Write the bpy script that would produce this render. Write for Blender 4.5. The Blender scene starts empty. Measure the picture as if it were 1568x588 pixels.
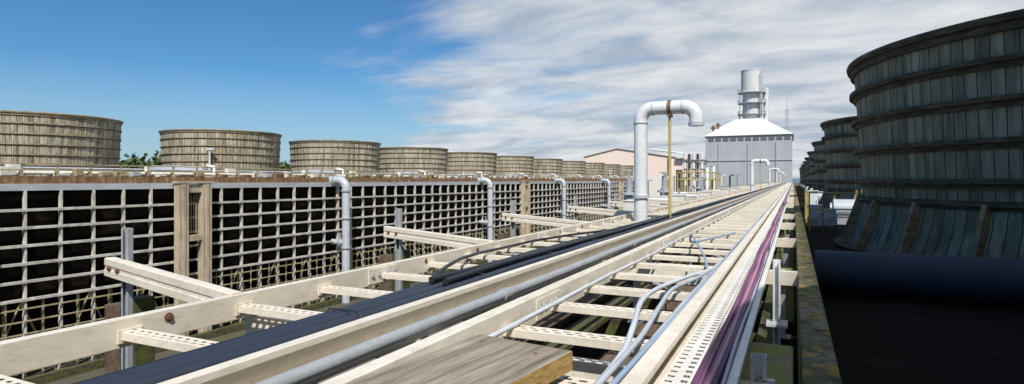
import bpy, math, random
from mathutils import Vector, Matrix
random.seed(7)
R=math.radians
scene=bpy.context.scene
GZ=-11.6
# ------------------------------------------------------------------ materials
def nt(name):
    m=bpy.data.materials.new(name); m.use_nodes=True
    n=m.node_tree; return m,n,n.nodes['Principled BSDF']
def N(t,typ,**kw):
    n=t.nodes.new(typ)
    for k,v in kw.items(): setattr(n,k,v)
    return n
def ramp(t,fac,stops):
    r=N(t,'ShaderNodeValToRGB'); e=r.color_ramp.elements
    while len(e)<len(stops): e.new(.5)
    for i,(p,c) in enumerate(stops):
        e[i].position=p; e[i].color=(c[0],c[1],c[2],1)
    t.links.new(fac,r.inputs[0]); return r.outputs[0]
def noise(t,vec,scale,detail=6,rough=.6,dist=0):
    n=N(t,'ShaderNodeTexNoise'); n.inputs['Scale'].default_value=scale
    n.inputs['Detail'].default_value=detail; n.inputs['Roughness'].default_value=rough
    n.inputs['Distortion'].default_value=dist
    t.links.new(vec,n.inputs['Vector']); return n.outputs['Fac']
def mapping(t,vec,s):
    m=N(t,'ShaderNodeMapping'); m.inputs['Scale'].default_value=s
    t.links.new(vec,m.inputs['Vector']); return m.outputs[0]
def mix(t,fac,a,b,mode='MIX'):
    m=N(t,'ShaderNodeMix'); m.data_type='RGBA'; m.blend_type=mode
    for v,i in ((fac,0),(a,6),(b,7)):
        if hasattr(v,'is_linked'): t.links.new(v,m.inputs[i])
        elif isinstance(v,(int,float)): m.inputs[i].default_value=v
        else: m.inputs[i].default_value=(v[0],v[1],v[2],1)
    return m.outputs[2]
def math_(t,op,a,b=None,c=None):
    m=N(t,'ShaderNodeMath',operation=op)
    for v,i in ((a,0),(b,1),(c,2)):
        if v is None: continue
        if isinstance(v,(int,float)): m.inputs[i].default_value=v
        else: t.links.new(v,m.inputs[i])
    return m.outputs[0]
def bump(t,b,h,strength=.3,dist=.01):
    n=N(t,'ShaderNodeBump'); n.inputs['Strength'].default_value=strength; n.inputs['Distance'].default_value=dist
    t.links.new(h,n.inputs['Height']); t.links.new(n.outputs[0],b.inputs['Normal'])
def grimy(name,base,dark,rust=(.16,.06,.02),sc=3.0,rough=.5,rustamt=.70,metal=0,stretch=(1,1,1),grime=.5):
    m,t,b=nt(name); tc=N(t,'ShaderNodeTexCoord').outputs['Object']
    v=mapping(t,tc,stretch)
    n1=noise(t,v,sc,8,.65); n2=noise(t,v,sc*9,5,.7)
    c=mix(t,ramp(t,n1,[(.38,(0,0,0)),(.72,(grime,)*3)]),base,dark)
    c=mix(t,ramp(t,n2,[(.42,(0,0,0)),(.80,(.65,)*3)]),c,dark)
    n3=noise(t,tc,sc*4.3,3,.6)
    c=mix(t,ramp(t,n3,[(rustamt,(0,0,0)),(rustamt+.06,(.85,)*3)]),c,rust)
    t.links.new(c,b.inputs['Base Color'])
    b.inputs['Roughness'].default_value=rough; b.inputs['Metallic'].default_value=metal
    bump(t,b,n2,.2,.004)
    return m
def wood(name,c0,c1,c2,stretch=(12,1,12),sc=1.5,moss=None,mossat=.55,rough=.85,bs=.5,spec=.3):
    m,t,b=nt(name); tc=N(t,'ShaderNodeTexCoord').outputs['Object']
    v=mapping(t,tc,stretch)
    n1=noise(t,v,sc,8,.65,.3)
    c=ramp(t,n1,[(.3,c0),(.5,c1),(.72,c2)])
    nb=noise(t,tc,.8,4,.6)
    c=mix(t,ramp(t,nb,[(.35,(.55,)*3),(.65,(0,0,0))]),c,c0)
    if moss:
        n2=noise(t,tc,5,7,.7)
        c=mix(t,ramp(t,n2,[(mossat-.06,(0,0,0)),(mossat+.08,(.9,)*3)]),c,moss)
    t.links.new(c,b.inputs['Base Color']); b.inputs['Roughness'].default_value=rough
    b.inputs['Specular IOR Level'].default_value=spec
    bump(t,b,n1,bs,.01)
    return m
def stave(name,c0,c1,c2,nb=140,moss=(.12,.12,.03)):
    m,t,b=nt(name); tc=N(t,'ShaderNodeTexCoord').outputs['Object']
    sp=N(t,'ShaderNodeSeparateXYZ'); t.links.new(tc,sp.inputs[0])
    a=math_(t,'ARCTAN2',sp.outputs[1],sp.outputs[0])
    a=math_(t,'MULTIPLY_ADD',a,nb/(2*math.pi),nb*2.0)
    oi=N(t,'ShaderNodeObjectInfo')
    fl=math_(t,'FLOOR',a); fr=math_(t,'FRACT',a)
    wn=N(t,'ShaderNodeTexWhiteNoise',noise_dimensions='1D'); t.links.new(math_(t,'ADD',fl,math_(t,'MULTIPLY',oi.outputs['Random'],99)),wn.inputs['W'])
    gap=math_(t,'LESS_THAN',math_(t,'ABSOLUTE',math_(t,'SUBTRACT',fr,.5)),.46)
    ad=N(t,'ShaderNodeVectorMath',operation='ADD'); t.links.new(tc,ad.inputs[0])
    sc=N(t,'ShaderNodeVectorMath',operation='SCALE'); sc.inputs[0].default_value=(31,17,5); t.links.new(oi.outputs['Random'],sc.inputs['Scale'])
    t.links.new(sc.outputs[0],ad.inputs[1]); v0=ad.outputs[0]
    n1=noise(t,mapping(t,v0,(5,5,.5)),1.0,9,.7)
    n2=noise(t,mapping(t,v0,(1,1,.6)),.8,5,.6)
    n4=noise(t,mapping(t,v0,(2.2,2.2,.22)),1.0,6,.65)
    val=math_(t,'ADD',n1,math_(t,'MULTIPLY',math_(t,'SUBTRACT',wn.outputs[0],.5),.11))
    c=ramp(t,val,[(.30,c0),(.48,c1),(.68,c2)])
    c=mix(t,ramp(t,n2,[(.45,(0,0,0)),(.7,(.7,)*3)]),c,moss)
    c=mix(t,ramp(t,n4,[(.50,(0,0,0)),(.66,(.75,)*3)]),c,tuple(x*.8 for x in c0))
    c=mix(t,gap,tuple(x*.5 for x in c0),c)
    t.links.new(c,b.inputs['Base Color']); b.inputs['Roughness'].default_value=.85
    b.inputs['Specular IOR Level'].default_value=.2
    bump(t,b,math_(t,'ADD',math_(t,'MULTIPLY',gap,.8),math_(t,'MULTIPLY',n1,.6)),.5,.02)
    return m
def plain(name,c,rough=.6,metal=0):
    m,t,b=nt(name); tc=N(t,'ShaderNodeTexCoord').outputs['Object']
    n1=noise(t,tc,6,6,.6)
    t.links.new(mix(t,ramp(t,n1,[(.35,(0,0,0)),(.75,(.5,)*3)]),c,tuple(x*.55 for x in c)),b.inputs['Base Color'])
    b.inputs['Roughness'].default_value=rough; b.inputs['Metallic'].default_value=metal
    return m
cream=grimy('cream_paint',(.84,.775,.65),(.50,.43,.32),sc=2.2,rough=.38,rustamt=.72,stretch=(1,.5,1.6),grime=.42)
cream2=grimy('pale_paint',(.83,.81,.75),(.50,.47,.39),sc=3,rough=.40,rustamt=.75)
white=grimy('white_paint',(.76,.78,.80),(.46,.49,.50),sc=2,rough=.35,rustamt=.80)
stackwhite=grimy('chimney_paint',(.64,.65,.66),(.45,.46,.46),sc=.3,rough=.5,rustamt=.85)
pipegrey=grimy('grey_pipe_paint',(.52,.56,.62),(.30,.32,.34),sc=1,rough=.4,rustamt=.80)
galv=grimy('galvanised',(.46,.49,.52),(.30,.31,.31),sc=5,rough=.45,metal=.25,rustamt=.74)
rust=plain('rusty_steel',(.20,.09,.045),.8)
darkcable=plain('dark_cable',(.032,.042,.065),.42)
blackcable=plain('black_cable',(.02,.023,.026),.4)
whitecable=plain('white_cable',(.62,.66,.70),.4)
bluecable=plain('pale_blue_cable',(.32,.42,.55),.4)
purplecable=plain('purple_cable',(.22,.09,.21),.45)
pinkcable=plain('pink_cable',(.50,.25,.35),.45)
bluepaint=plain('blue_paint',(.016,.034,.06),.7)
yellow=plain('yellow_paint',(.55,.42,.12),.5)
brown_paint=plain('brown_band',(.18,.10,.07),.6)
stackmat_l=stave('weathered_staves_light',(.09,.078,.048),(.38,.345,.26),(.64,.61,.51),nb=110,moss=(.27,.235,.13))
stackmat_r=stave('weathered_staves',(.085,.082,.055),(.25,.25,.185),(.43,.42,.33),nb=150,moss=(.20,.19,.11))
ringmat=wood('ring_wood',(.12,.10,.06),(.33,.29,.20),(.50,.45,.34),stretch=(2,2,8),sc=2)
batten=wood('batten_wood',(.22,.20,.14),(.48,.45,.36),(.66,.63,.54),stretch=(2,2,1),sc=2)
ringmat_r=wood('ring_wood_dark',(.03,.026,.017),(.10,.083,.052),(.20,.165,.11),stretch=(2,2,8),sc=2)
gusset=wood('gusset_wood',(.14,.10,.05),(.34,.26,.15),(.5,.4,.25),stretch=(2,2,4),sc=2)
wallwood=wood('wall_timber',(.32,.30,.26),(.60,.58,.52),(.74,.73,.69),stretch=(2,2,2),sc=1.2)
wallwood2=wood('rail_timber',(.17,.14,.07),(.44,.38,.23),(.56,.51,.36),stretch=(2,2,2),sc=1.5)
tanpost=wood('tan_timber',(.26,.21,.14),(.52,.44,.32),(.64,.56,.42),stretch=(6,6,.6),sc=1.2)
greybeam=wood('grey_fascia',(.32,.34,.36),(.47,.50,.53),(.57,.60,.63),stretch=(3,.2,3),sc=1)
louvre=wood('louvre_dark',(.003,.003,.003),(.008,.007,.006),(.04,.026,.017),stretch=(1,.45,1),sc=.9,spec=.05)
fascia=wood('brown_fascia',(.10,.05,.025),(.24,.14,.07),(.46,.34,.20),stretch=(1,2.5,1),sc=1.4)
mosswood=wood('mossy_timber',(.03,.026,.017),(.08,.07,.046),(.17,.15,.11),stretch=(5,1,5),sc=2,moss=(.10,.115,.02),mossat=.52)
mossblock=wood('mossy_block',(.14,.13,.07),(.28,.27,.17),(.40,.38,.27),stretch=(3,3,3),sc=3,moss=(.25,.27,.07),mossat=.47)
plankw=wood('plank_wood',(.14,.115,.085),(.32,.275,.215),(.50,.45,.375),stretch=(26,1.6,26),sc=1.4,bs=.9)
plankend=wood('plank_end',(.24,.14,.045),(.50,.32,.11),(.62,.44,.20),stretch=(8,8,26),sc=2)
brownplank=wood('brown_plank',(.06,.042,.027),(.15,.105,.07),(.24,.18,.125),stretch=(14,1,14),sc=1.5)
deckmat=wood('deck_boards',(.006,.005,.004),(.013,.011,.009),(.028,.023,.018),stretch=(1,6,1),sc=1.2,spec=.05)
def lichen():
    m,t,b=nt('lichen_parapet'); tc=N(t,'ShaderNodeTexCoord').outputs['Object']
    n1=noise(t,tc,6,9,.7); n2=noise(t,tc,22,7,.7); n3=noise(t,tc,11,6,.7); n4=noise(t,mapping(t,tc,(1,.35,1)),4,6,.65); n5=noise(t,tc,7.3,6,.65)
    c=ramp(t,n1,[(.3,(.05,.042,.025)),(.5,(.17,.145,.09)),(.72,(.38,.34,.25))])
    c=mix(t,ramp(t,n4,[(.44,(0,0,0)),(.58,(.9,)*3)]),c,(.13,.15,.035))
    c=mix(t,ramp(t,n5,[(.54,(0,0,0)),(.64,(.85,)*3)]),c,(.045,.036,.022))
    c=mix(t,ramp(t,n3,[(.55,(0,0,0)),(.61,(.9,)*3)]),c,(.50,.29,.035))
    c=mix(t,ramp(t,n2,[(.60,(0,0,0)),(.67,(.85,)*3)]),c,(.47,.45,.35))
    t.links.new(c,b.inputs['Base Color']); b.inputs['Roughness'].default_value=.95
    bump(t,b,n2,.9,.02); return m
lich=lichen()
def ribbed(name,c,per=.5,dk=.75,bs=.25):
    m,t,b=nt(name); tc=N(t,'ShaderNodeTexCoord').outputs['Object']
    sp=N(t,'ShaderNodeSeparateXYZ'); t.links.new(tc,sp.inputs[0])
    s=math_(t,'SUBTRACT',sp.outputs[0],sp.outputs[1]) 
    w=math_(t,'SINE',math_(t,'MULTIPLY',s,2*math.pi/per))
    n1=noise(t,mapping(t,tc,(1,1,.2)),.3,6,.6)
    c1=mix(t,ramp(t,n1,[(.35,(0,0,0)),(.7,(.6,)*3)]),c,tuple(x*dk for x in c))
    t.links.new(c1,b.inputs['Base Color']); b.inputs['Roughness'].default_value=.6
    bump(t,b,w,bs,.03); return m
clad=ribbed('grey_cladding',(.40,.425,.45),.9)
cladl=ribbed('roof_cladding',(.60,.61,.62),.9,dk=.9,bs=.15)
pinkclad=ribbed('pink_cladding',(.82,.68,.59),1.2,dk=.92)
roofm=plain('pale_roof',(.62,.56,.52),.6)
glassd=plain('dark_opening',(.05,.055,.06),.4)
slotm=plain('slot_grey',(.13,.14,.15),.5)
def groundm():
    m,t,b=nt('ground_mat'); tc=N(t,'ShaderNodeTexCoord').outputs['Object']
    n1=noise(t,tc,.25,9,.7); n2=noise(t,tc,3,6,.7)
    c=ramp(t,n1,[(.35,(.05,.045,.035)),(.5,(.10,.09,.065)),(.6,(.09,.11,.03))])
    c=mix(t,n2,c,(.07,.06,.045)); t.links.new(c,b.inputs['Base Color']); b.inputs['Roughness'].default_value=.95
    return m
groundmat=groundm()
def leafm():
    m,t,b=nt('leaves'); tc=N(t,'ShaderNodeTexCoord').outputs['Object']
    n1=noise(t,tc,.15,6,.7)
    t.links.new(ramp(t,n1,[(.35,(.03,.05,.018)),(.65,(.09,.13,.04))]),b.inputs['Base Color']); b.inputs['Roughness'].default_value=.9
    return m
leaf=leafm()
hillm=plain('hazed_hill',(.12,.17,.22),1)  # blue-grey of distant air haze painted into the hill colour
# ------------------------------------------------------------------ builder
class B:
    def __init__(s): s.v=[];s.f=[];s.m=[];s.s=[]
    def add(s,vs,fs,m=0,smooth=False):
        o=len(s.v); s.v+= [tuple(v) for v in vs]
        for f in fs: s.f.append(tuple(i+o for i in f)); s.m.append(m); s.s.append(smooth)
    def box(s,x0,x1,y0,y1,z0,z1,m=0):
        s.add([(x0,y0,z0),(x1,y0,z0),(x1,y1,z0),(x0,y1,z0),(x0,y0,z1),(x1,y0,z1),(x1,y1,z1),(x0,y1,z1)],
              [(0,3,2,1),(4,5,6,7),(0,1,5,4),(1,2,6,5),(2,3,7,6),(3,0,4,7)],m)
    def obox(s,c,size,mat3,m=0):
        hx,hy,hz=[a/2 for a in size]; c=Vector(c)
        vs=[c+mat3@Vector(p) for p in [(-hx,-hy,-hz),(hx,-hy,-hz),(hx,hy,-hz),(-hx,hy,-hz),(-hx,-hy,hz),(hx,-hy,hz),(hx,hy,hz),(-hx,hy,hz)]]
        s.add(vs,[(0,3,2,1),(4,5,6,7),(0,1,5,4),(1,2,6,5),(2,3,7,6),(3,0,4,7)],m)
    def tube(s,pts,r,m=0,seg=12,cap=True):
        pts=[Vector(p) for p in pts]; n=len(pts); rings=[]; up=None
        for i,p in enumerate(pts):
            d=(pts[min(i+1,n-1)]-pts[max(i-1,0)]).normalized()
            if up is None:
                a=Vector((0,0,1)) if abs(d.z)<.9 else Vector((1,0,0)); up=(a-d*a.dot(d)).normalized()
            else: up=(up-d*up.dot(d)).normalized()
            sd=d.cross(up); rr=r[i] if isinstance(r,(list,tuple)) else r
            rings.append([p+(up*math.cos(2*math.pi*k/seg)+sd*math.sin(2*math.pi*k/seg))*rr for k in range(seg)])
        vs=[v for q in rings for v in q]; fs=[]
        for i in range(n-1):
            for k in range(seg):
                k2=(k+1)%seg; fs.append((i*seg+k,i*seg+k2,(i+1)*seg+k2,(i+1)*seg+k))
        s.add(vs,fs,m,True)
        if cap:
            s.add(rings[0],[tuple(range(seg))],m); s.add(rings[-1],[tuple(reversed(range(seg)))],m)
    def lathe(s,c,prof,m=0,seg=96,closed=False,smooth=False):
        vs=[];n=len(prof)
        for k in range(seg):
            a=2*math.pi*k/seg
            for r,z in prof: vs.append((c[0]+r*math.cos(a),c[1]+r*math.sin(a),c[2]+z))
        fs=[]
        for k in range(seg):
            k2=(k+1)%seg
            for i in range(n if closed else n-1):
                j=(i+1)%n; fs.append((k*n+i,k2*n+i,k2*n+j,k*n+j))
        s.add(vs,fs,m,smooth)
    def obj(s,name,mats,loc=(0,0,0),bevel=0,parent=None):
        me=bpy.data.meshes.new(name); me.from_pydata(s.v,[],s.f)
        for mm in mats: me.materials.append(mm)
        me.polygons.foreach_set('material_index',s.m); me.polygons.foreach_set('use_smooth',s.s); me.update()
        o=bpy.data.objects.new(name,me); o.location=loc; scene.collection.objects.link(o)
        if bevel:
            b=o.modifiers.new('bevel','BEVEL'); b.width=bevel; b.segments=2; b.limit_method='ANGLE'; b.angle_limit=R(50)
        if parent: o.parent=parent
        return o
def arc(c,r,a0,a1,n,u,w):
    c=Vector(c);u=Vector(u);w=Vector(w)
    return [c+(u*math.cos(a0+(a1-a0)*i/n)+w*math.sin(a0+(a1-a0)*i/n))*r for i in range(n+1)]
# ------------------------------------------------------------------ ground / hills / trees
b=B(); b.add([(-4000,-4000,GZ),(4000,-4000,GZ),(4000,4000,GZ),(-4000,4000,GZ)],[(0,1,2,3)]); b.obj('ground',[groundmat])
b=B(); vs=[];fs=[];n=80
for i in range(n+1):
    a=R(60)+R(130)*i/n; d=2600; h=22+18*math.sin(i*.31)+10*math.sin(i*.83+1)
    vs+=[(d*math.cos(a),d*math.sin(a),-14),(1.2*d*math.cos(a),1.2*d*math.sin(a),h)]
for i in range(n): fs.append((2*i,2*i+1,2*i+3,2*i+2))
b.add(vs,fs,0,True); b.obj('hills',[hillm])
b=B()
for i in range(230):
    cx=-230+random.uniform(-30,30); cy=-20+i*1.7+random.uniform(-3,3); h=random.uniform(17,22)
    if random.random()<.1: h+=2
    b.tube([(cx,cy,GZ),(cx+.3,cy,GZ+h*.45),(cx,cy+.4,GZ+h*.8)],[.45,.3,.1],1,6)
    for j in range(5):
        a=random.uniform(0,6.28); b.tube([(cx,cy,GZ+h*.4),(cx+3*math.cos(a),cy+3*math.sin(a),GZ+h*.75)],[.18,.05],1,4)
    for j in range(210):
        th=random.uniform(0,6.28); ph=math.acos(random.uniform(-1,1)); rr=random.uniform(.5,1.0)*(1+.25*math.sin(3*th+i))
        p=Vector((cx+5.6*rr*math.sin(ph)*math.cos(th),cy+5.6*rr*math.sin(ph)*math.sin(th),GZ+h*.68+h*.32*rr*math.cos(ph)))
        q=Vector((random.gauss(0,1),random.gauss(0,1),random.gauss(0,1))).normalized(); w=q.orthogonal().normalized(); sz=random.uniform(.4,.95)
        b.add([p+q*sz,p+w*sz,p-q*sz,p-w*sz],[(0,1,2,3)],0)
b.obj('tree_line',[leaf,mosswood])
# ------------------------------------------------------------------ fan stacks
def stack_mesh(z0,z1,Rt,Rb,rings,bell,nbat,ng,pr):
    b=B()
    prof=[(Rb+bell,z0),(Rb+bell*.62,z0+.25),(Rb+bell*.28,z0+.6),(Rb+.03,z0+1.0),(Rb,z0+1.05),(Rt,z1-.05)]
    b.lathe((0,0,0),prof,0,150)
    b.lathe((0,0,0),[(Rt-.12,z1-.05),(Rb-.12,z0+1.0),(Rb-.1,z0+.1)],0,96)
    b.lathe((0,0,0),[(Rt-.14,z1-.07),(Rt+.13,z1-.07),(Rt+.15,z1+.0),(Rt+.13,z1+.05),(Rt-.14,z1+.05)],1,150,closed=True)
    b.lathe((0,0,0),[(Rt-.02,z1-.2),(Rt+.07,z1-.2),(Rt+.07,z1-.075),(Rt-.02,z1-.075)],1,120,closed=True)
    for z in rings:
        f=(z-z0-1)/(z1-z0-1); r=Rb+(Rt-Rb)*f
        b.lathe((0,0,0),[(r-.03,z-.04),(r+.09*pr,z-.04),(r+.09*pr,z+.03*pr),(r-.03,z+.03*pr)],1,150,closed=True)
        b.lathe((0,0,0),[(r-.03,z-.09*pr),(r+.04,z-.09*pr),(r+.04,z-.042),(r-.03,z-.042)],2,120,closed=True)
    zz=sorted([z0+1.05]+list(rings)+[z1-.2])
    for k in range(nbat):
        a=2*math.pi*k/nbat; M=Matrix.Rotation(a,3,'Z')
        for i in range(len(zz)-1):
            zc=(zz[i]+zz[i+1])/2; f=(zc-z0-1)/(z1-z0-1); r=Rb+(Rt-Rb)*f
            b.obox(M@Vector((r+.012,0,zc)),(.03,.06,zz[i+1]-zz[i]-.12),M,4)
    for k in range(ng):
        a=2*math.pi*(k+.5)/ng; M=Matrix.Rotation(a,3,'Z')
        v=[(Rb+.02,z0+1.04),(Rb+.16,z0+1.04),(Rb+bell+.12,z0+.02),(Rb+bell+.0,z0+.02),(Rb+bell*.26,z0+.58)]
        w=.035; P=[M@Vector((x,-w,z)) for x,z in v]+[M@Vector((x,w,z)) for x,z in v]
        b.add(P,[(0,1,2,3,4),(9,8,7,6,5)]+[(i,i+5,(i+1)%5+5,(i+1)%5) for i in range(5)],4)
    b.lathe((0,0,0),[(Rb+bell-.1,z0-.05),(Rb+bell+.2,z0-.05),(Rb+bell+.2,z0+.06),(Rb+bell-.1,z0+.06)],1,120,closed=True)
    b.lathe((0,0,0),[(0.001,z0+1.5),(.7,z0+1.45),(.75,z0+1.1),(0.001,z0+1.1)],3,24)
    for k in range(8):
        M=Matrix.Rotation(2*math.pi*k/8,3,'Z')@Matrix.Rotation(R(18),3,'X')
        b.obox(M@Vector((Rb*.53,0,0))+Vector((0,0,z0+1.25)),(Rb*.86,.6,.06),M,3)
    return b
bl=stack_mesh(-.2,4.22,4.9,4.75,[.95,1.6,2.25,2.9,3.55],.3,56,28,1)
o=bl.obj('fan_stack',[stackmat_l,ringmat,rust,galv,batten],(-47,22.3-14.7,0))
for n in range(0,11):
    c=o.copy(); c.location=(-47,22.3+14.7*n,0); c.rotation_euler=(0,0,n*1.1); c.name='fan_stack.%03d'%(n+1); scene.collection.objects.link(c)
br=stack_mesh(-1.43,2.48,4.78,4.60,[-.38,-.02,.62,1.26,1.86],.38,0,24,1.45)
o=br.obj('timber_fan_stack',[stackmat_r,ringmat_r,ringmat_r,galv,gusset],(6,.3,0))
for n in range(1,11):
    c=o.copy(); c.location=(6,.3+14.7*n,0); c.rotation_euler=(0,0,n*.9+.3); c.name='timber_fan_stack.%03d'%n; scene.collection.objects.link(c)
# ------------------------------------------------------------------ far cooling tower
Y0,Y1=-14.7,177.0
b=B()
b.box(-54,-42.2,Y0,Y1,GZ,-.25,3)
b.box(-54,-40.2,Y0,Y1,-.245,-.2,5)
b.box(-40.05,-39.80,Y0,Y1,-.60,-.20,4)
b.box(-40.2,-40.06,Y0,Y1,-.6,.25,5)
pit=14.7/8; rows=[-.68-1.03*i for i in range(0,7)]
ny=int((Y1-Y0)/pit)
for i in range(ny+1):
    y=Y0+i*pit; big=(i%8==0)
    w=.11 if not big else .2
    b.box(-40.0,-39.74,y-w/2,y+w/2,GZ,-.605,1)
    if i<ny:
        for j,z in enumerate(rows[:6]):
            jit=random.uniform(-.02,.02)
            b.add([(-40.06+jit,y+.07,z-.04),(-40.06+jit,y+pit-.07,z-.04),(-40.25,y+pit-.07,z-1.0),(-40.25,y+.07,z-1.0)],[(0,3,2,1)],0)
        b.tube([(-40.3,y,GZ),(-40.3,y+pit,-7.1)] if i%2 else [(-40.3,y,-7.1),(-40.3,y+pit,GZ)],.06,2,4)
        b.box(-39.9,-39.82,y+pit/2-.04,y+pit/2+.04,GZ,-6.9,2)
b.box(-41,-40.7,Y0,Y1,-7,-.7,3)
for z in rows[1:]: b.box(-39.86,-39.66,Y0,Y1,z-.075,z+.075,1)
for z in [-7.4-.72*k for k in range(6)]: b.box(-39.7,-39.6,Y0,Y1,z,z+.07,2)
b.box(-42.18,-42.0,Y0,Y1,GZ,-.3,3)
for y in range(int(Y0),int(Y1),2): b.box(-41.6,-41.45,y,y+.12,GZ,-7,2)
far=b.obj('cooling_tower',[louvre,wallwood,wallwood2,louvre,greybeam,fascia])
for n in range(0,3):
    yy=27.6+58.8*n
    b=B()
    for dy in (0,1.85):
        b.box(-39.6,-39.05,yy+dy-.38,yy+dy+.38,GZ,-.24,0); b.box(-39.65,-39.0,yy+dy-.12,yy+dy+.12,GZ,-.3,0)
    b.box(-39.7,-39.0,yy-.5,yy+2.4,-.22,-.08,0); b.box(-39.3,-39.1,yy+.38,yy+1.47,-4.4,-3.95,0)
    b.box(-39.35,-39.15,yy+.38,yy+1.47,-.9,-.3,0)
    for k in range(5): b.box(-39.55,-39.5,yy+.45+k*.2,yy+.52+k*.2,-3.9,-.9,1)
    b.obj('timber_buttress',[tanpost,wallwood2],bevel=.02)
b=B(); y=Y0
while y<Y1:
    b.box(-40.18,-40.10,y-.045,y+.045,.25,1.0,0); y+=pit
    b.box(-40.45,-40.2,y-.03,y+.03,-.2,.55,0)
b.box(-40.2,-40.08,Y0,Y1,.93,1.0,0); b.box(-40.16,-40.12,Y0,Y1,.56,.63,0)
b.obj('timber_railing',[wallwood2])
b=B()
b.tube([(-41.2,Y0,.45),(-41.2,Y1,.45)],.14,0,10)
b.tube([(-41.6,Y0,.75),(-41.6,Y1,.75)],.07,1,8)
for n in range(-1,12):
    yc=22.3+14.7*n+7.35
    b.tube([(-42.3,yc-2.2,.75),(-42.3,yc+1.6,.75)],.34,1,14); b.box(-42.8,-41.8,yc-1.9,yc+1.3,-.2,.4,2)
    b.tube([(-41.2,yc+2,.45),(-41.2,yc+2,1.05),(-42,yc+2,1.15)],.12,0,8)
    b.tube([(-41.2,yc-3.3,.45),(-41.2,yc-3.3,.95)],.2,0,8)
    b.box(-41.5,-41.1,yc+3.2,yc+3.9,-.2,1.0,0)
    for k in range(14): 
        yy=yc-7+k*1.05+random.uniform(-.4,.4); h=random.uniform(.2,.8); b.box(-41.0,-40.5,yy,yy+random.uniform(.3,.8),-.2,h,random.choice([0,1,2,3,3]))
b.obj('deck_pipework',[cream2,pipegrey,rust,wallwood2])
for (yy) in (33.0,66.5,110.0,150.0):
    b=B(); b.tube([(-43.5,yy,-.2),(-43.5,yy,2.5)],[.09,.07],0,8); b.box(-43.75,-43.1,yy-.12,yy+.12,2.5,2.66,0); b.box(-43.6,-43.4,yy-.15,yy+.15,-.2,.4,0)
    b.obj('lamp_post',[white])
for n in range(-1,5):
    y=43.5+29.4*n; b=B()
    p=[(-38.3,y,GZ),(-38.3,y,-.8)]+arc((-39.1,y,-.8),.8,0,math.pi/2,10,(1,0,0),(0,0,1))[1:]+[(-40.5,y,0)]
    b.tube(p,.38,0,18)
    for z in (-1.0,-3.6,-6.4): b.tube([(-38.3,y,z-.07),(-38.3,y,z+.07)],.48,1,18)
    b.tube([(-38.3,y,-5.9),(-39.3,y,-5.9),(-40,y,-5.9)],.26,0,14); b.tube([(-38.9,y,-5.9),(-39.02,y,-5.9)],.42,1,14)
    b.tube([(-39.0,y,-5.9),(-39.0,y,-5.1)],.06,1,8); b.tube([(-39.0,y-.3,-5.1),(-39.0,y+.3,-5.1)],.05,1,8)
    b.tube([(-39.7,y,0),(-39.55,y,0)],.5,1,18)
    b.obj('riser_pipe',[pipegrey,galv])
b=B(); b.box(-38.9,-38.5,Y0,Y1,GZ,GZ+.5,0); b.box(-6.2,-5.9,Y0,Y1,GZ,GZ+.6,0); b.obj('basin_kerb',[mosswood])
b=B(); b.box(-27,-17,-60,230,GZ+.004,GZ+.02,0); b.obj('path',[plain('concrete_path',(.16,.155,.14),.9)])
# ------------------------------------------------------------------ near tower
b=B()
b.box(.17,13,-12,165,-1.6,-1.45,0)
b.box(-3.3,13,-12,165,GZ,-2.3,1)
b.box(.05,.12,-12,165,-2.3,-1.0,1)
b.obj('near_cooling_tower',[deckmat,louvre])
b=B()
y=-.4
while y<150: b.box(-3.9,.04,y,y+.10,-1.55,-1.36,0); y+=1.5
for x,w,m in ((-3.15,.2,0),(-2.35,.24,1),(-2.05,.24,1),(-1.7,.2,0),(-1.15,.22,1),(-.62,.22,0),(-.2,.15,0)):
    y=-.5
    while y<150:
        L=random.uniform(3,4.5); b.box(x-w/2,x+w/2,y,y+L-.02,-1.35+random.uniform(0,.012),-1.30+random.uniform(0,.01),m); y+=L
for n in range(-1,50):
    y=2.3+3*n; b.box(-4.12,-3.98,y+.16,y+.30,GZ,-.80,0); b.box(-3.6,-3.48,y+1.2,y+1.32,GZ,-1.3,0)
    b.box(-4.3,-4.13,y+.15,y+.32,-1.6,-.86,1)
for z in (-1.5,-2.5,-3.5,-4.5,-5.5,-6.6,-7.8,-9,-10.3): b.box(-4.08,-4.0,-2,150,z,z+.1,0)
b.obj('timber_walkway',[mosswood,brownplank],bevel=.004)
b=B(); b.box(.03,.165,-2,160,-1.3,-.75,0)
b.obj('parapet',[lich],bevel=.012)
b=B(); b.box(-.22,.0,2.45,3.15,-1.35,-.80,0); 
for k in range(1,18): b.box(-.16,.01,3.15+k*3,3.45+k*3,-1.35,-.87,0)
b.obj('timber_block',[mossblock],bevel=.012)
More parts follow.
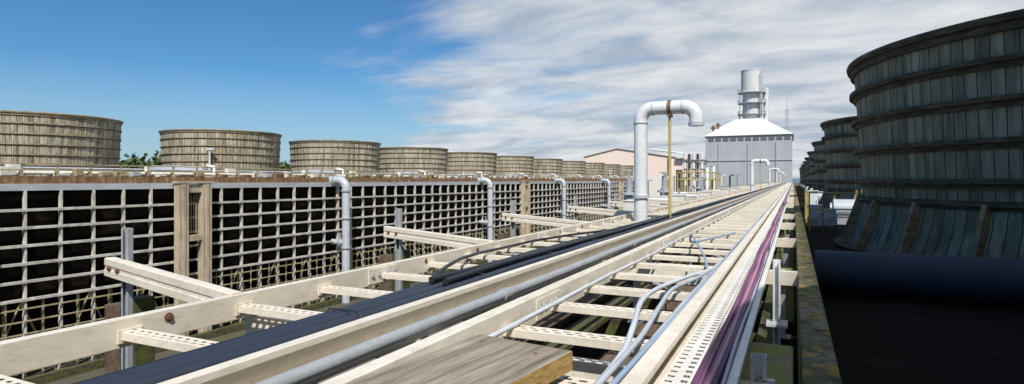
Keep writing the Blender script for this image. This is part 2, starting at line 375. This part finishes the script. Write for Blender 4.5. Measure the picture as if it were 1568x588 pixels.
# ------------------------------------------------------------------ cable trays
YE=150
def channel(b,x,ydir,z0,z1,fl,m=0,y0=-.5,y1=YE,t=.006):
    b.box(x-t/2,x+t/2,y0,y1,z0,z1,m)
    a,c=(x-t/2-fl,x-t/2) if ydir<0 else (x+t/2,x+t/2+fl)
    b.box(a,c,y0,y1,z1-t,z1,m); b.box(a,c,y0,y1,z0,z0+t,m)
    lx=(a,a+t) if ydir<0 else (c-t,c)
    b.box(lx[0],lx[1],y0,y1,z1-t-.018,z1-t,m)
def rung(b,x0,x1,y,z,w=.075,h=.035,detail=True,m=0):
    if not detail:
        b.box(x0,x1,y-w/2,y+w/2,z-h,z,m); return
    t=.004
    b.box(x0,x1,y-w/2,y-w/2+t,z-h,z,m); b.box(x0,x1,y+w/2-t,y+w/2,z-h,z,m)
    for (a,c) in ((-w/2+t,-w/2+.016),(-.006,.006),(w/2-.016,w/2-t)): b.box(x0,x1,y+a,y+c,z-t,z,m)
    pitch=.05; x=x0
    while x<x1:
        for row,(a,c) in enumerate(((-w/2+.016,-.006),(.006,w/2-.016))):
            xs=x+(pitch/2 if row else 0); xe=min(xs+.022,x1)
            if xe>xs: b.box(xs,xe,y+a,y+c,z-t+.0005,z-.0005,m)
        x+=pitch
def bolt(b,p,axis,r=.011,l=.012,m=0):
    p=Vector(p); a=Vector(axis); b.tube([p,p+a*l],r,m,6); b.tube([p,p+a*.003],r*1.7,m,12)
b=B()
channel(b,-2.66,-1,-.735,-.61,.05); channel(b,-1.62,1,-.69,-.575,.045)
y=.42
while y<YE:
    rung(b,-2.65,-1.625,y,-.665,.08,.035,y<10)
    if y<12: b.box(-2.656,-2.648,y-.055,y+.055,-.715,-.655,0)
    y+=.60
for n in range(-1,50):
    y=2.3+3*n+1.1
    b.box(-2.656,-2.646,y-.16,y+.16,-.725,-.62,0)
    if y<14:
        for d in (-.12,-.05,.05,.12): bolt(b,(-2.646,y+d,-.67),(1,0,0),m=2)
    bolt(b,(-2.656,y+1.4,-.645),(1,0,0),.013,.012,1); bolt(b,(-2.656,y+.55,-.645),(1,0,0),.010,.010,1)
b.obj('cable_ladder_tray',[cream,rust,galv],bevel=.0015)
b=B()
channel(b,-1.10,-1,-.675,-.55,.055); channel(b,-.43,1,-.675,-.56,.05)
y=2.24-.53*4
while y<YE:
    rung(b,-1.095,-.435,y,-.617,.08,.035,y<10); y+=.53
for n in range(-1,50):
    y=2.3+3*n+.4
    b.box(-1.096,-1.090,y-.15,y+.15,-.665,-.565,0)
    if y<14:
        for d in (-.11,-.05,.05,.11): bolt(b,(-1.090,y+d,-.61),(1,0,0),m=2)
b.obj('cable_ladder_tray.001',[cream,rust,galv],bevel=.0015)
b=B()
t=.004
xf=-.315
b.box(xf-.03,xf,-.5,YE,-.704,-.700,0); b.box(xf,xf+.135,-.5,YE,-.704,-.700,0)
for (a,c) in ((xf-.045,xf-.034),(xf-.012,xf)): b.box(a,c,-.5,YE,-.604,-.600,0)
b.box(xf-.004,xf,-.5,YE,-.700,-.604,0)
for (a,c) in ((xf,xf+.010),(xf+.030,xf+.040)): b.box(a,c,-.5,YE,-.604,-.600,0)
y=-.4
while y<14:
    b.box(xf-.034,xf-.012,y,y+.03,-.6038,-.6003,0); b.box(xf+.010,xf+.030,y+.02,y+.042,-.6038,-.6003,0); y+=.05
b.box(xf-.034,xf-.012,14,YE,-.6038,-.6003,0); b.box(xf+.010,xf+.030,14,YE,-.6038,-.6003,0)
b.box(-.178,-.174,-.5,YE,-.70,-.60,0); b.box(-.174,-.15,-.5,YE,-.604,-.60,0); b.box(-.154,-.15,-.5,YE,-.62,-.604,0)
b.obj('perforated_cable_tray',[cream2],bevel=.001)
for n in range(-1,49):
    y=2.3+3*n; b=B()
    z1=-.745; z0=-.86
    b.box(-2.74,.03,y-.003,y+.003,z0,z1,0)
    b.box(-2.74,.03,y+.003,y+.055,z1-.007,z1,0); b.box(-2.74,.03,y+.003,y+.055,z0,z0+.007,0)
    p0=Vector((-4.2,y+.10,-.585)); p1=Vector((-2.70,y-.12,-.665)); d=(p1-p0); L=d.length; d.normalize()
    sy=Vector((0,0,1)).cross(d).normalized(); sz=d.cross(sy); M=Matrix((d,sy,sz)).transposed(); c=(p0+p1)/2
    b.obox(c,(L,.006,.125),M,0); b.obox(c+sz*.0595+sy*.029,(L,.052,.006),M,0); b.obox(c-sz*.0595+sy*.029,(L,.052,.006),M,0)
    for q in (.036,-.036): b.obox(c-sy*.006+sz*q,(L*.999,.006,.045),M,0)
    for x in (-4.02,):
        b.box(x-.035,x+.035,y+.15,y+.154,-1.3,-.32,1); b.box(x-.035,x-.031,y+.115,y+.15,-1.3,-.32,1); b.box(x+.031,x+.035,y+.115,y+.15,-1.3,-.32,1)
        b.box(x-.031,x-.018,y+.115,y+.119,-1.3,-.32,1); b.box(x+.018,x+.031,y+.115,y+.119,-1.3,-.32,1)
    for x in (-2.5,-1.3,-.09):
        b.box(x-.03,x+.03,y+.06,y+.10,-1.3,-.74,1)
        b.box(x-.07,x+.07,y-.0,y+.14,-1.3,-1.29,1)
    b.tube([(-1.3,y+.11,-.9),(-.62,y+.9,-1.28)],.022,1,6)
    if y<20:
        for k in (.04,.10): bolt(b,p0+d*k*2-sy*.009,-sy,.012,.014,2)
        bolt(b,p1-d*.12-sy*.009,-sy,.012,.014,2)
    b.obj('tray_support_frame' ,[cream,galv,rust],bevel=.002)
b=B()
for (y,zt) in ((2.36,-.655),(5.0,-.62)):
    b.box(-.145,-.141,y,y+.05,-1.3,zt,0);b.box(-.094,-.09,y,y+.05,-1.3,zt,0);b.box(-.141,-.094,y+.046,y+.05,-1.3,zt,0)
    b.box(-.141,-.131,y,y+.004,-1.3,zt,0); b.box(-.104,-.094,y,y+.004,-1.3,zt,0)
b.box(-.19,-.04,4.9,5.1,-1.12,-1.10,0)
b.obj('strut_post',[white],bevel=.001)
for i,(y) in enumerate((12.6,17.9,24.2,31.5,36.8,52.0)):
    b=B(); b.box(-3.35,-2.95,y,y+.5,-.74,-.46,0); b.box(-3.37,-2.93,y-.02,y+.52,-.459,-.44,0); b.box(-2.949,-2.94,y+.04,y+.46,-.71,-.48,0)
    b.box(-3.2,-3.1,y+.2,y+.3,-1.4,-.742,1); b.tube([(-3.1,y+.1,-.74),(-3.0,y+.1,-.80),(-2.75,y+.1,-.72)],.02,1,8)
    for q in ((y+.07),(y+.43)): bolt(b,(-2.94,q,-.64),(1,0,0),.012,.01,1)
    b.obj('junction_box',[cream2,galv],bevel=.006)
# ------------------------------------------------------------------ cables
def runline(b,x,z,r,m,y0=-.4,y1=YE,wob=.004,step=.5,seg=8,zw=.002):
    pts=[];y=y0;ph=random.random()*6;p2=random.random()*6
    while y<y1:
        pts.append((x+wob*math.sin(y*1.3+ph)+wob*.7*math.sin(y*2.9+p2),y,z+zw*math.sin(y*2.1+ph)))
        y+=step if y<20 else 4
    b.tube(pts,r,m,seg)
b=B()
for x,z,r in ((-1.93,-.632,.028),(-1.865,-.630,.032),(-1.80,-.632,.028),(-1.745,-.64,.022),(-1.70,-.64,.02)): runline(b,x,z,r,0,wob=.010)
for x,z,r in ((-1.90,-.585,.02),(-1.83,-.583,.02)): runline(b,x,z,r,1,y0=2.9,wob=.012)
runline(b,-2.05,-.65,.012,1,wob=.02); runline(b,-2.12,-.652,.010,1,y0=3,wob=.03)
pts=[(-2.1,3.2,-.63),(-2.18,3.5,-.60),(-2.3,3.9,-.60),(-2.42,4.4,-.62),(-2.5,5.0,-.645),(-2.52,5.8,-.65),(-2.4,6.6,-.65),(-2.1,7.5,-.64)]
b.tube(pts,.013,1,8)
y=.9
while y<9:
    b.tube([(-1.965,y,-.62),(-1.95,y,-.597),(-1.78,y,-.595),(-1.76,y,-.62)],.004,1,6); y+=1.2
b.obj('power_cable',[darkcable,blackcable])
b=B()
runline(b,-1.50,-.655,.028,0,wob=.001); runline(b,-1.40,-.70,.024,1,wob=.001); runline(b,-1.545,-.71,.018,1,wob=.001)
for n in range(-1,49):
    y=2.3+3*n; b.box(-1.56,-1.36,y-.02,y+.02,-.742,-.732,0); b.tube([(-1.50,y+.7,-.655),(-1.50,y+.78,-.655)],.034,0,12)
b.obj('conduit_pipe',[galv,cream2])
b=B()
for x,z,r,m in ((-.455,-.602,.011,0),(-.48,-.604,.010,2),(-.457,-.580,.009,1)): runline(b,x,z,r,m,y0=-.3,wob=.005)
runline(b,-1.05,-.603,.011,0,wob=.006)
def loop(b,pts,r,m):
    P=[Vector(p) for p in pts]; out=[]
    for i in range(len(P)-1):
        p0=P[max(i-1,0)];p1=P[i];p2=P[i+1];p3=P[min(i+2,len(P)-1)]
        for k in range(8):
            t=k/8; out.append(.5*((2*p1)+(-p0+p2)*t+(2*p0-5*p1+4*p2-p3)*t*t+(-p0+3*p1-3*p2+p3)*t**3))
    out.append(P[-1]); b.tube(out,r,m,8)
loop(b,[(-.51,1.3,-.60),(-.52,1.9,-.59),(-.56,2.25,-.57),(-.63,2.7,-.555),(-.63,3.1,-.56),(-.56,3.6,-.57),(-.49,4.1,-.59),(-.47,4.8,-.60)],.012,0)
loop(b,[(-.50,1.4,-.58),(-.50,2.1,-.57),(-.53,2.6,-.555),(-.56,3.1,-.56),(-.52,3.6,-.58),(-.48,4.4,-.6)],.010,2)
loop(b,[(-.49,3.9,-.6),(-.60,4.6,-.58),(-.75,5.2,-.52),(-.83,5.5,-.50),(-.88,5.8,-.58),(-.80,6.2,-.6),(-.6,7.2,-.6)],.009,1)
b.obj('signal_cable',[whitecable,bluecable,pipegrey])
b=B()
for i,(x,z,r,m) in enumerate(((-.292,-.687,.012,0),(-.267,-.688,.012,1),(-.242,-.687,.012,0),(-.216,-.688,.011,2),(-.194,-.688,.010,0),(-.280,-.664,.011,0),(-.255,-.665,.011,1),(-.229,-.665,.011,0),(-.205,-.667,.009,2),(-.266,-.643,.009,0),(-.242,-.644,.010,1))): runline(b,x,z,r,m,wob=.005)
b.obj('purple_cable',[purplecable,pinkcable,whitecable])
# ------------------------------------------------------------------ plank
b=B(); b.box(-.18,.18,-1.4,0,-.03,.03,0); b.add([(-.178,.001,-.029),(.178,.001,-.029),(.178,.001,.029),(-.178,.001,.029)],[(0,3,2,1)],1)
b.add([(.181,-1.4,-.029),(.181,-.002,-.029),(.181,-.002,.029),(.181,-1.4,.029)],[(0,1,2,3)],1)
for (x,y) in ((-.12,-.07),(.10,-.09),(.0,-.5)): b.tube([(x,y,.029),(x,y,.0325)],.006,2,8)
p=b.obj('wooden_plank',[plankw,plankend,rust],bevel=.003); p.location=(-.80,1.76,-.562); p.rotation_euler=(0,0,R(-8))
# ------------------------------------------------------------------ goosenecks
for n in range(0,5):
    y=9.87+29.4*n; x0=-2.32; x1=-1.42; r=.112; e=.20; zt=1.2; b=B()
    p=[(x0,y,-1.4),(x0,y,zt-e)]+arc((x0+e,y,zt-e),e,math.pi,math.pi/2,10,(1,0,0),(0,0,1))[1:]+arc((x1-e,y,zt-e),e,math.pi/2,0,10,(1,0,0),(0,0,1))+[(x1,y,zt-.3)]
    b.tube(p,r,0,28)
    b.tube([(x0,y,zt-e-.05),(x0,y,zt-e-.03)],r+.012,1,24)
    b.tube([(x1,y,zt-.32),(x1,y,zt-.26)],r+.012,1,24); b.tube([(x1-e-.02,y,zt),(x1-e,y,zt)],r+.01,1,24); b.tube([(x0+e,y,zt),(x0+e+.02,y,zt)],r+.01,1,24)
    xm=-1.84
    b.tube([(xm-.03,y,zt),(xm+.03,y,zt)],r+.012,2,24); b.box(xm-.03,xm+.03,y-.12,y+.12,zt-.15,zt-.115,2)
    b.tube([(x0,y,-.3),(x0,y,-.25)],r+.03,1,24)
    b.tube([(xm,y,-1.3),(xm,y,zt-.15)],.024,3,10)
    b.obj('gooseneck_vent_pipe',[white,pipegrey,brown_paint,yellow])
# ------------------------------------------------------------------ right deck items
b=B(); b.tube([(.24,8.55,-1.17),(5,8.55,-1.17),(13,8.55,-1.17)],.27,0,32)
for x in (2.4,5.6): b.box(x,x+.12,8.2,8.9,-1.45,-1.3,1)
b.obj('blue_water_pipe',[bluepaint,deckmat])
def cabinet(name,x,y,z0,w,d,h):
    b=B(); b.box(x,x+w,y,y+d,z0+.12,z0+h,0); b.box(x-.02,x+w+.02,y-.03,y+d+.02,z0+h+.002,z0+h+.03,0)
    b.box(x+.03,x+w-.03,y-.012,y-.002,z0+.17,z0+h-.05,0); b.box(x+w-.07,x+w-.05,y-.03,y-.013,z0+h*.5,z0+h*.65,1)
    for k in range(4): b.box(x+.06,x+w-.1,y-.018,y-.013,z0+.22+k*.03,z0+.23+k*.03,1)
    b.box(x,x+.04,y,y+.04,z0,z0+.12,1); b.box(x+w-.04,x+w,y,y+.04,z0,z0+.12,1)
    b.obj(name,[white,glassd],bevel=.004)
cabinet('electrical_cabinet',.40,19.3,-1.45,.34,.35,.70)
cabinet('electrical_cabinet.001',.82,19.6,-1.45,.30,.3,.55)
cabinet('electrical_cabinet.002',.5,27,-1.45,.4,.4,1.0)
b=B()
for n in range(1,10):
    yc=.3+14.7*n+7.35
    b.tube([(1.2,yc,-.95),(2.6,yc,-.95)],.32,0,20); b.box(1.3,2.5,yc-.3,yc+.3,-1.45,-1.25,1); b.tube([(1.1,yc,-.95),(1.2,yc,-.95)],.2,1,16)
    b.tube([(2.6,yc,-.95),(4.5,yc,-.95)],.09,1,12)
b.obj('fan_motor',[pipegrey,galv])
b=B()
for yc in (18.5,20.5,22.5,24.5):
    for x in (.4,2.2): b.tube([(x,yc,-1.45),(x,yc,-.35)],.02,0,6)
for x in (.4,2.2):
    for z in (-.35,-.8): b.tube([(x,18.5,z),(x,24.5,z)],.018,0,6)
b.tube([(.4,18.5,-.35),(2.2,18.5,-.35)],.018,0,6); b.tube([(.4,18.5,-.8),(2.2,18.5,-.8)],.018,0,6)
b.obj('yellow_handrail',[yellow])
b=B()
for (x,y,l) in ((-4.6,38,5),):
    for k in range(5): b.tube([(x-.0,y+k*l/4,-.9),(x,y+k*l/4,.5)],.03,0,6); b.tube([(x-2,y+k*l/4,-.9),(x-2,y+k*l/4,.5)],.03,0,6)
    for z in (.5,.05):
        for xx in (x,x-2): b.tube([(xx,y,z),(xx,y+l,z)],.03,0,6)
        b.tube([(x,y,z),(x-2,y,z)],.03,0,6)
    b.box(x-2,x,y,y+l,-1,-.9,1)
    for q in ((x,y),(x-2,y),(x,y+l),(x-2,y+l)): b.box(q[0]-.06,q[0]+.06,q[1]-.06,q[1]+.06,GZ,-1.003,1)
b.obj('yellow_handrail.001',[yellow,galv])
b=B()
for (x,y) in ((-4.6,18),(-4.4,22.5),(-5.2,27),(-4.6,33)):
    b.tube([(x,y,GZ),(x,y,-.4)],.16,0,14); b.tube([(x,y,-.45),(x,y,-.38)],.26,0,14); b.tube([(x,y,-.38),(x,y,.05)],.10,1,12)
    b.tube([(x,y,.05),(x,y,.3)],.03,1,6); b.tube([(x-.18,y,.3),(x+.18,y,.3)],.02,1,6); b.tube([(x,y,-.6),(x+1.2,y,-.6),(x+1.2,y,-1.2)],.09,1,10)
b.obj('valve',[pipegrey,galv])
# ------------------------------------------------------------------ power station buildings
root=bpy.data.objects.new('power_station_building',None); scene.collection.objects.link(root)
b=B(); X0,X1,YA,YB=-25.9,-.4,200,236
b.box(X0,X1,YA,YB,GZ,14.2,0); b.obj('walls',[clad],parent=root)
b=B(); xr0,xr1=-17.2,-9.4
e=.5
P=[(X0-e,YA-e,14.25),(X1+e,YA-e,14.25),(X1+e,YB+e,14.25),(X0-e,YB+e,14.25),(xr0,YA+7,20.2),(xr1,YA+7,20.2),(xr1,YB-7,20.2),(xr0,YB-7,20.2)]
b.add(P,[(0,3,2,1),(4,5,6,7),(0,1,5,4),(1,2,6,5),(2,3,7,6),(3,0,4,7)],0); b.obj('roof',[cladl],parent=root)
b=B()
for k in range(11): 
    x=X0+.9+k*2.25; b.box(x,x+1.7,YA-.15,YA-.02,12.6,13.6,0)
for k in range(15): b.box(X0-.15,X0-.02,YA+1+k*2.3,YA+2.6+k*2.3,12.6,13.6,0)
b.box(-20,-16.5,YA-.12,YA-.03,GZ,-4.5,0)
for x in (X0+4,X0+12.8,X0+21): b.box(x,x+.2,YA-.3,YA-.02,GZ,12,1)
b.box(X0,X1,YA-.25,YA-.02,6.2,6.4,1)
b.obj('openings',[slotm,clad],parent=root)
b=B(); cx,cy=-12.7,214
b.tube([(cx,cy,17),(cx,cy,30)],2.9,0,32); b.tube([(cx,cy,30),(cx,cy,37)],3.4,0,32); b.tube([(cx,cy,29.6),(cx,cy,30)],3.6,0,32)
b.tube([(cx,cy,36.7),(cx,cy,37.05)],3.5,0,32)
b.tube([(cx+4.3,cy+1,17),(cx+4.3,cy+1,29),(cx+4.3,cy+1,31)],.95,0,16); b.tube([(cx+3.2,cy-2,17),(cx+3.2,cy-2,27)],.5,0,12)
for z in (22,25.8,29.3):
    b.lathe((cx,cy,z),[(2.9,0),(4.5,0),(4.5,.15),(2.9,.15)],1,32,closed=True)
    b.lathe((cx,cy,z+1.1),[(4.4,0),(4.5,0),(4.5,.08),(4.4,.08)],1,32,closed=True)
    for k in range(14):
        a=2*math.pi*k/14; b.tube([(cx+4.45*math.cos(a),cy+4.45*math.sin(a),z),(cx+4.45*math.cos(a),cy+4.45*math.sin(a),z+1.15)],.05,1,4)
for k in range(6):
    a=2*math.pi*k/6+.3
    b.tube([(cx+3.9*math.cos(a),cy+3.9*math.sin(a),18),(cx+3.9*math.cos(a),cy+3.9*math.sin(a),29.4)],.10,1,5)
b.tube([(cx+3.3,cy-2.6,18),(cx+3.3,cy-2.6,36)],.12,1,5); b.tube([(cx+2.8,cy-3,18),(cx+2.8,cy-3,36)],.12,1,5)
b.obj('exhaust_stack',[stackwhite,galv],parent=root)
b=B()
for (x,z) in ((-23.8,16),(-22.3,16.8)): b.tube([(x,203,z-2),(x,203,z+2)],.35,0,10); b.tube([(x-.8,203,z+1.2),(x+.8,203,z+1.2)],.3,0,8)
b.tube([(-16,207,20),(-16,207,22)],.25,0,8)
b.obj('roof_vents',[rust],parent=root)
root3=bpy.data.objects.new('added_shadow_block',None); scene.collection.objects.link(root3)  # out-of-view building, added to cast shade over the right-hand deck and stack
b=B(); b.box(15,36,-60,-5,GZ,32.5,0); b.obj('walls',[plain('dark_cladding',(.12,.125,.13),.7)],parent=root3)
b=B(); b.box(14.8,36.2,-60.2,-4.8,32.504,33,0); b.obj('roof',[cladl],parent=root3)
b=B()
for k in range(11):
    for z in (2,10,18,26): b.box(14.9,14.98,-57+k*4.6,-54.5+k*4.6,z,z+1.8,0)
for z in (2,10,18,26):
    for k in range(4): b.box(17+k*4.6,19.4+k*4.6,-4.98,-4.9,z,z+1.8,0)
b.obj('windows',[slotm],parent=root3)
root2=bpy.data.objects.new('turbine_hall',None); scene.collection.objects.link(root2)
b=B(); x0,x1,y0,y1=-78,-38,232,300
b.add([(x0,y0,GZ),(x1,y0,GZ),(x1,y0,8.2),((x0+x1)/2-6,y0,12.6),(x0,y0,9.6),(x0,y1,GZ),(x1,y1,GZ),(x1,y1,8.2),((x0+x1)/2-6,y1,12.6),(x0,y1,9.6)],
 [(0,1,2,3,4),(9,8,7,6,5),(1,6,7,2),(0,4,9,5)],0); b.obj('walls',[pinkclad],parent=root2)
b=B(); xm=(x0+x1)/2-6
b.add([(x0-.6,y0-.5,9.5),(xm,y0-.5,12.75),(x1+.6,y0-.5,8.2),(x1+.6,y1,8.2),(xm,y1,12.75),(x0-.6,y1,9.5),(x0-.6,y0-.5,9.8),(xm,y0-.5,13.05),(x1+.6,y0-.5,8.5),(x1+.6,y1,8.5),(xm,y1,13.05),(x0-.6,y1,9.8)],
 [(6,7,10,11),(7,8,9,10),(0,1,7,6),(1,2,8,7),(2,3,9,8),(0,6,11,5)],0); b.obj('roof',[roofm],parent=root2)
b=B(); x0,y0=-24.5,150
for i in range(3):
    for j in range(3): b.box(x0+i*2.2,x0+i*2.2+.2,y0+j*3,y0+j*3+.2,GZ,5.2,1)
for z in (-1.5,.6,2.7,4.9):
    b.box(x0-.3,x0+4.9,y0-.3,y0+6.5,z,z+.15,1)
    for k in range(5): b.tube([(x0+.3+k*1.0,y0-.2,z+.2),(x0+.3+k*1.0,y0-.2,z+1.6)],.33,2 if k%2 else 0,10)
    b.box(x0-.3,x0+4.9,y0-.32,y0-.28,z+1.0,z+1.06,1)
b.tube([(x0+5.5,y0,GZ),(x0+5.5,y0,3),(x0+7,y0,3.4),(x0+7,y0,GZ)],.3,0,10)
b.tube([(x0-1.5,y0+2,GZ),(x0-1.5,y0+2,2.6)],.8,2,14); b.tube([(x0-4,y0+2,GZ),(x0-4,y0+2,1.2)],1.0,0,14); b.box(x0-9,x0-5.4,y0,y0+4,GZ,1.0,0)
for k in range(14):
    xx=x0-9+k*1.7+random.uniform(-.4,.4); yy=y0-12+random.uniform(-6,6); h=random.uniform(-.5,1.3)
    b.tube([(xx,yy,GZ),(xx,yy,h),(xx+.8,yy,h+.2)],random.uniform(.12,.3),random.choice([0,1,2]),8)
b.obj('process_equipment',[cream2,galv,glassd])
b=B(); cx,cy=-43,231
b.box(cx-.4,cx+.4,cy-.5,cy+.5,GZ,10,0); b.tube([(cx-7,cy,12.0),(cx+5,cy,10.3)],.35,0,6); b.tube([(cx,cy,10),(cx,cy,13)],.2,0,6); b.tube([(cx,cy,13),(cx+5,cy,10.4)],.1,0,4); b.tube([(cx,cy,13),(cx-6,cy,11.8)],.1,0,4)
b.box(cx+2.5,cx+5.5,cy-1,cy+1,8.4,9.9,0)
b.obj('crane',[white])
b=B(); mx,my=-2.2,245
for z in range(0,12):
    z0=-9+z*3; s=1.2-.07*z; s2=1.2-.07*(z+1)
    if z==0: z0=GZ
    zt=-9+(z+1)*3
    c=[(-s,-s),(s,-s),(s,s),(-s,s)]; c2=[(-s2,-s2),(s2,-s2),(s2,s2),(-s2,s2)]
    for k in range(4):
        k2=(k+1)%4
        b.tube([(mx+c[k][0],my+c[k][1],z0),(mx+c2[k][0],my+c2[k][1],zt)],.09,0,4)
        b.tube([(mx+c[k][0],my+c[k][1],z0),(mx+c2[k2][0],my+c2[k2][1],zt)],.06,0,4)
b.tube([(mx,my,27),(mx,my,31)],.08,0,4)
b.obj('lattice_mast',[galv])
# ------------------------------------------------------------------ sun, sky
EL=R(50)
sd=Vector((.52*math.cos(EL),-.854*math.cos(EL),math.sin(EL))).normalized()
L=bpy.data.lights.new('sun','SUN'); L.energy=5.0; L.angle=R(.53); L.color=(1,.96,.90)
so=bpy.data.objects.new('sun',L); scene.collection.objects.link(so); so.rotation_euler=sd.to_track_quat('Z','Y').to_euler()
w=bpy.data.worlds.new('World'); scene.world=w; w.use_nodes=True; t=w.node_tree; bg=t.nodes['Background']
sky=N(t,'ShaderNodeTexSky'); sky.sky_type='NISHITA'; sky.sun_disc=False; sky.sun_elevation=EL
sky.sun_rotation=math.atan2(sd.x,sd.y); sky.altitude=50; sky.air_density=1.0; sky.dust_density=.4; sky.ozone_density=2.5
g=N(t,'ShaderNodeTexCoord').outputs['Generated']
sp=N(t,'ShaderNodeSeparateXYZ'); t.links.new(g,sp.inputs[0])
zz=math_(t,'ADD',math_(t,'MAXIMUM',sp.outputs[2],0),.14)
px=math_(t,'DIVIDE',sp.outputs[0],zz); py=math_(t,'DIVIDE',sp.outputs[1],zz)
cb=N(t,'ShaderNodeCombineXYZ'); t.links.new(px,cb.inputs[0]); t.links.new(py,cb.inputs[1])
mp=N(t,'ShaderNodeMapping'); mp.inputs['Rotation'].default_value=(0,0,R(25)); mp.inputs['Scale'].default_value=(.7,1.15,1); t.links.new(cb.outputs[0],mp.inputs[0])
n1=noise(t,mp.outputs[0],1.0,12,.56,.4); n2=noise(t,mp.outputs[0],.45,5,.5,.2); n3=noise(t,mp.outputs[0],2.1,9,.6,.3)
az=math_(t,'ARCTAN2',sp.outputs[0],sp.outputs[1])
mr=N(t,'ShaderNodeMapRange'); mr.interpolation_type='SMOOTHSTEP'; t.links.new(az,mr.inputs[0])
mr.inputs[1].default_value=R(-48); mr.inputs[2].default_value=R(-25); mr.inputs[3].default_value=-.20; mr.inputs[4].default_value=.28
elv=math_(t,'MULTIPLY',math_(t,'SUBTRACT',.15,math_(t,'MAXIMUM',sp.outputs[2],0)),.45)
elv=math_(t,'MAXIMUM',elv,-.08)
dens=math_(t,'ADD',math_(t,'ADD',math_(t,'MULTIPLY',n1,.95),math_(t,'MULTIPLY',n2,.35)),math_(t,'ADD',mr.outputs[0],elv))
mk=N(t,'ShaderNodeMapRange'); mk.interpolation_type='SMOOTHSTEP'; t.links.new(dens,mk.inputs[0]); mk.inputs[1].default_value=.66; mk.inputs[2].default_value=.92; mk.inputs[4].default_value=.96
hz=N(t,'ShaderNodeMapRange'); t.links.new(sp.outputs[2],hz.inputs[0]); hz.inputs[1].default_value=0; hz.inputs[2].default_value=.17; hz.inputs[3].default_value=.75; hz.inputs[4].default_value=0
ccol=ramp(t,n3,[(.36,(4.3,5.1,6.1)),(.50,(6.6,7.0,7.5)),(.64,(8.5,8.6,8.7))])
tint=mix(t,1.0,sky.outputs[0],(.44,.82,1.08),'MULTIPLY')
c=mix(t,hz.outputs[0],tint,(4.9,6.0,7.1)); c=mix(t,mk.outputs[0],c,ccol)
t.links.new(c,bg.inputs[0]); bg.inputs[1].default_value=.095
# ------------------------------------------------------------------ camera
th=math.atan(431/900)
cd=bpy.data.cameras.new('camera'); cam=bpy.data.objects.new('camera',cd); scene.collection.objects.link(cam); scene.camera=cam
cd.sensor_fit='HORIZONTAL'; cd.sensor_width=36; cd.lens=36*900/1568; cd.shift_y=-18/1568; cd.clip_start=.05; cd.clip_end=9000
cam.location=(0,0,0); cam.rotation_euler=(R(90),0,th)
scene.view_settings.view_transform='Standard'; scene.view_settings.look='None'; scene.view_settings.exposure=0
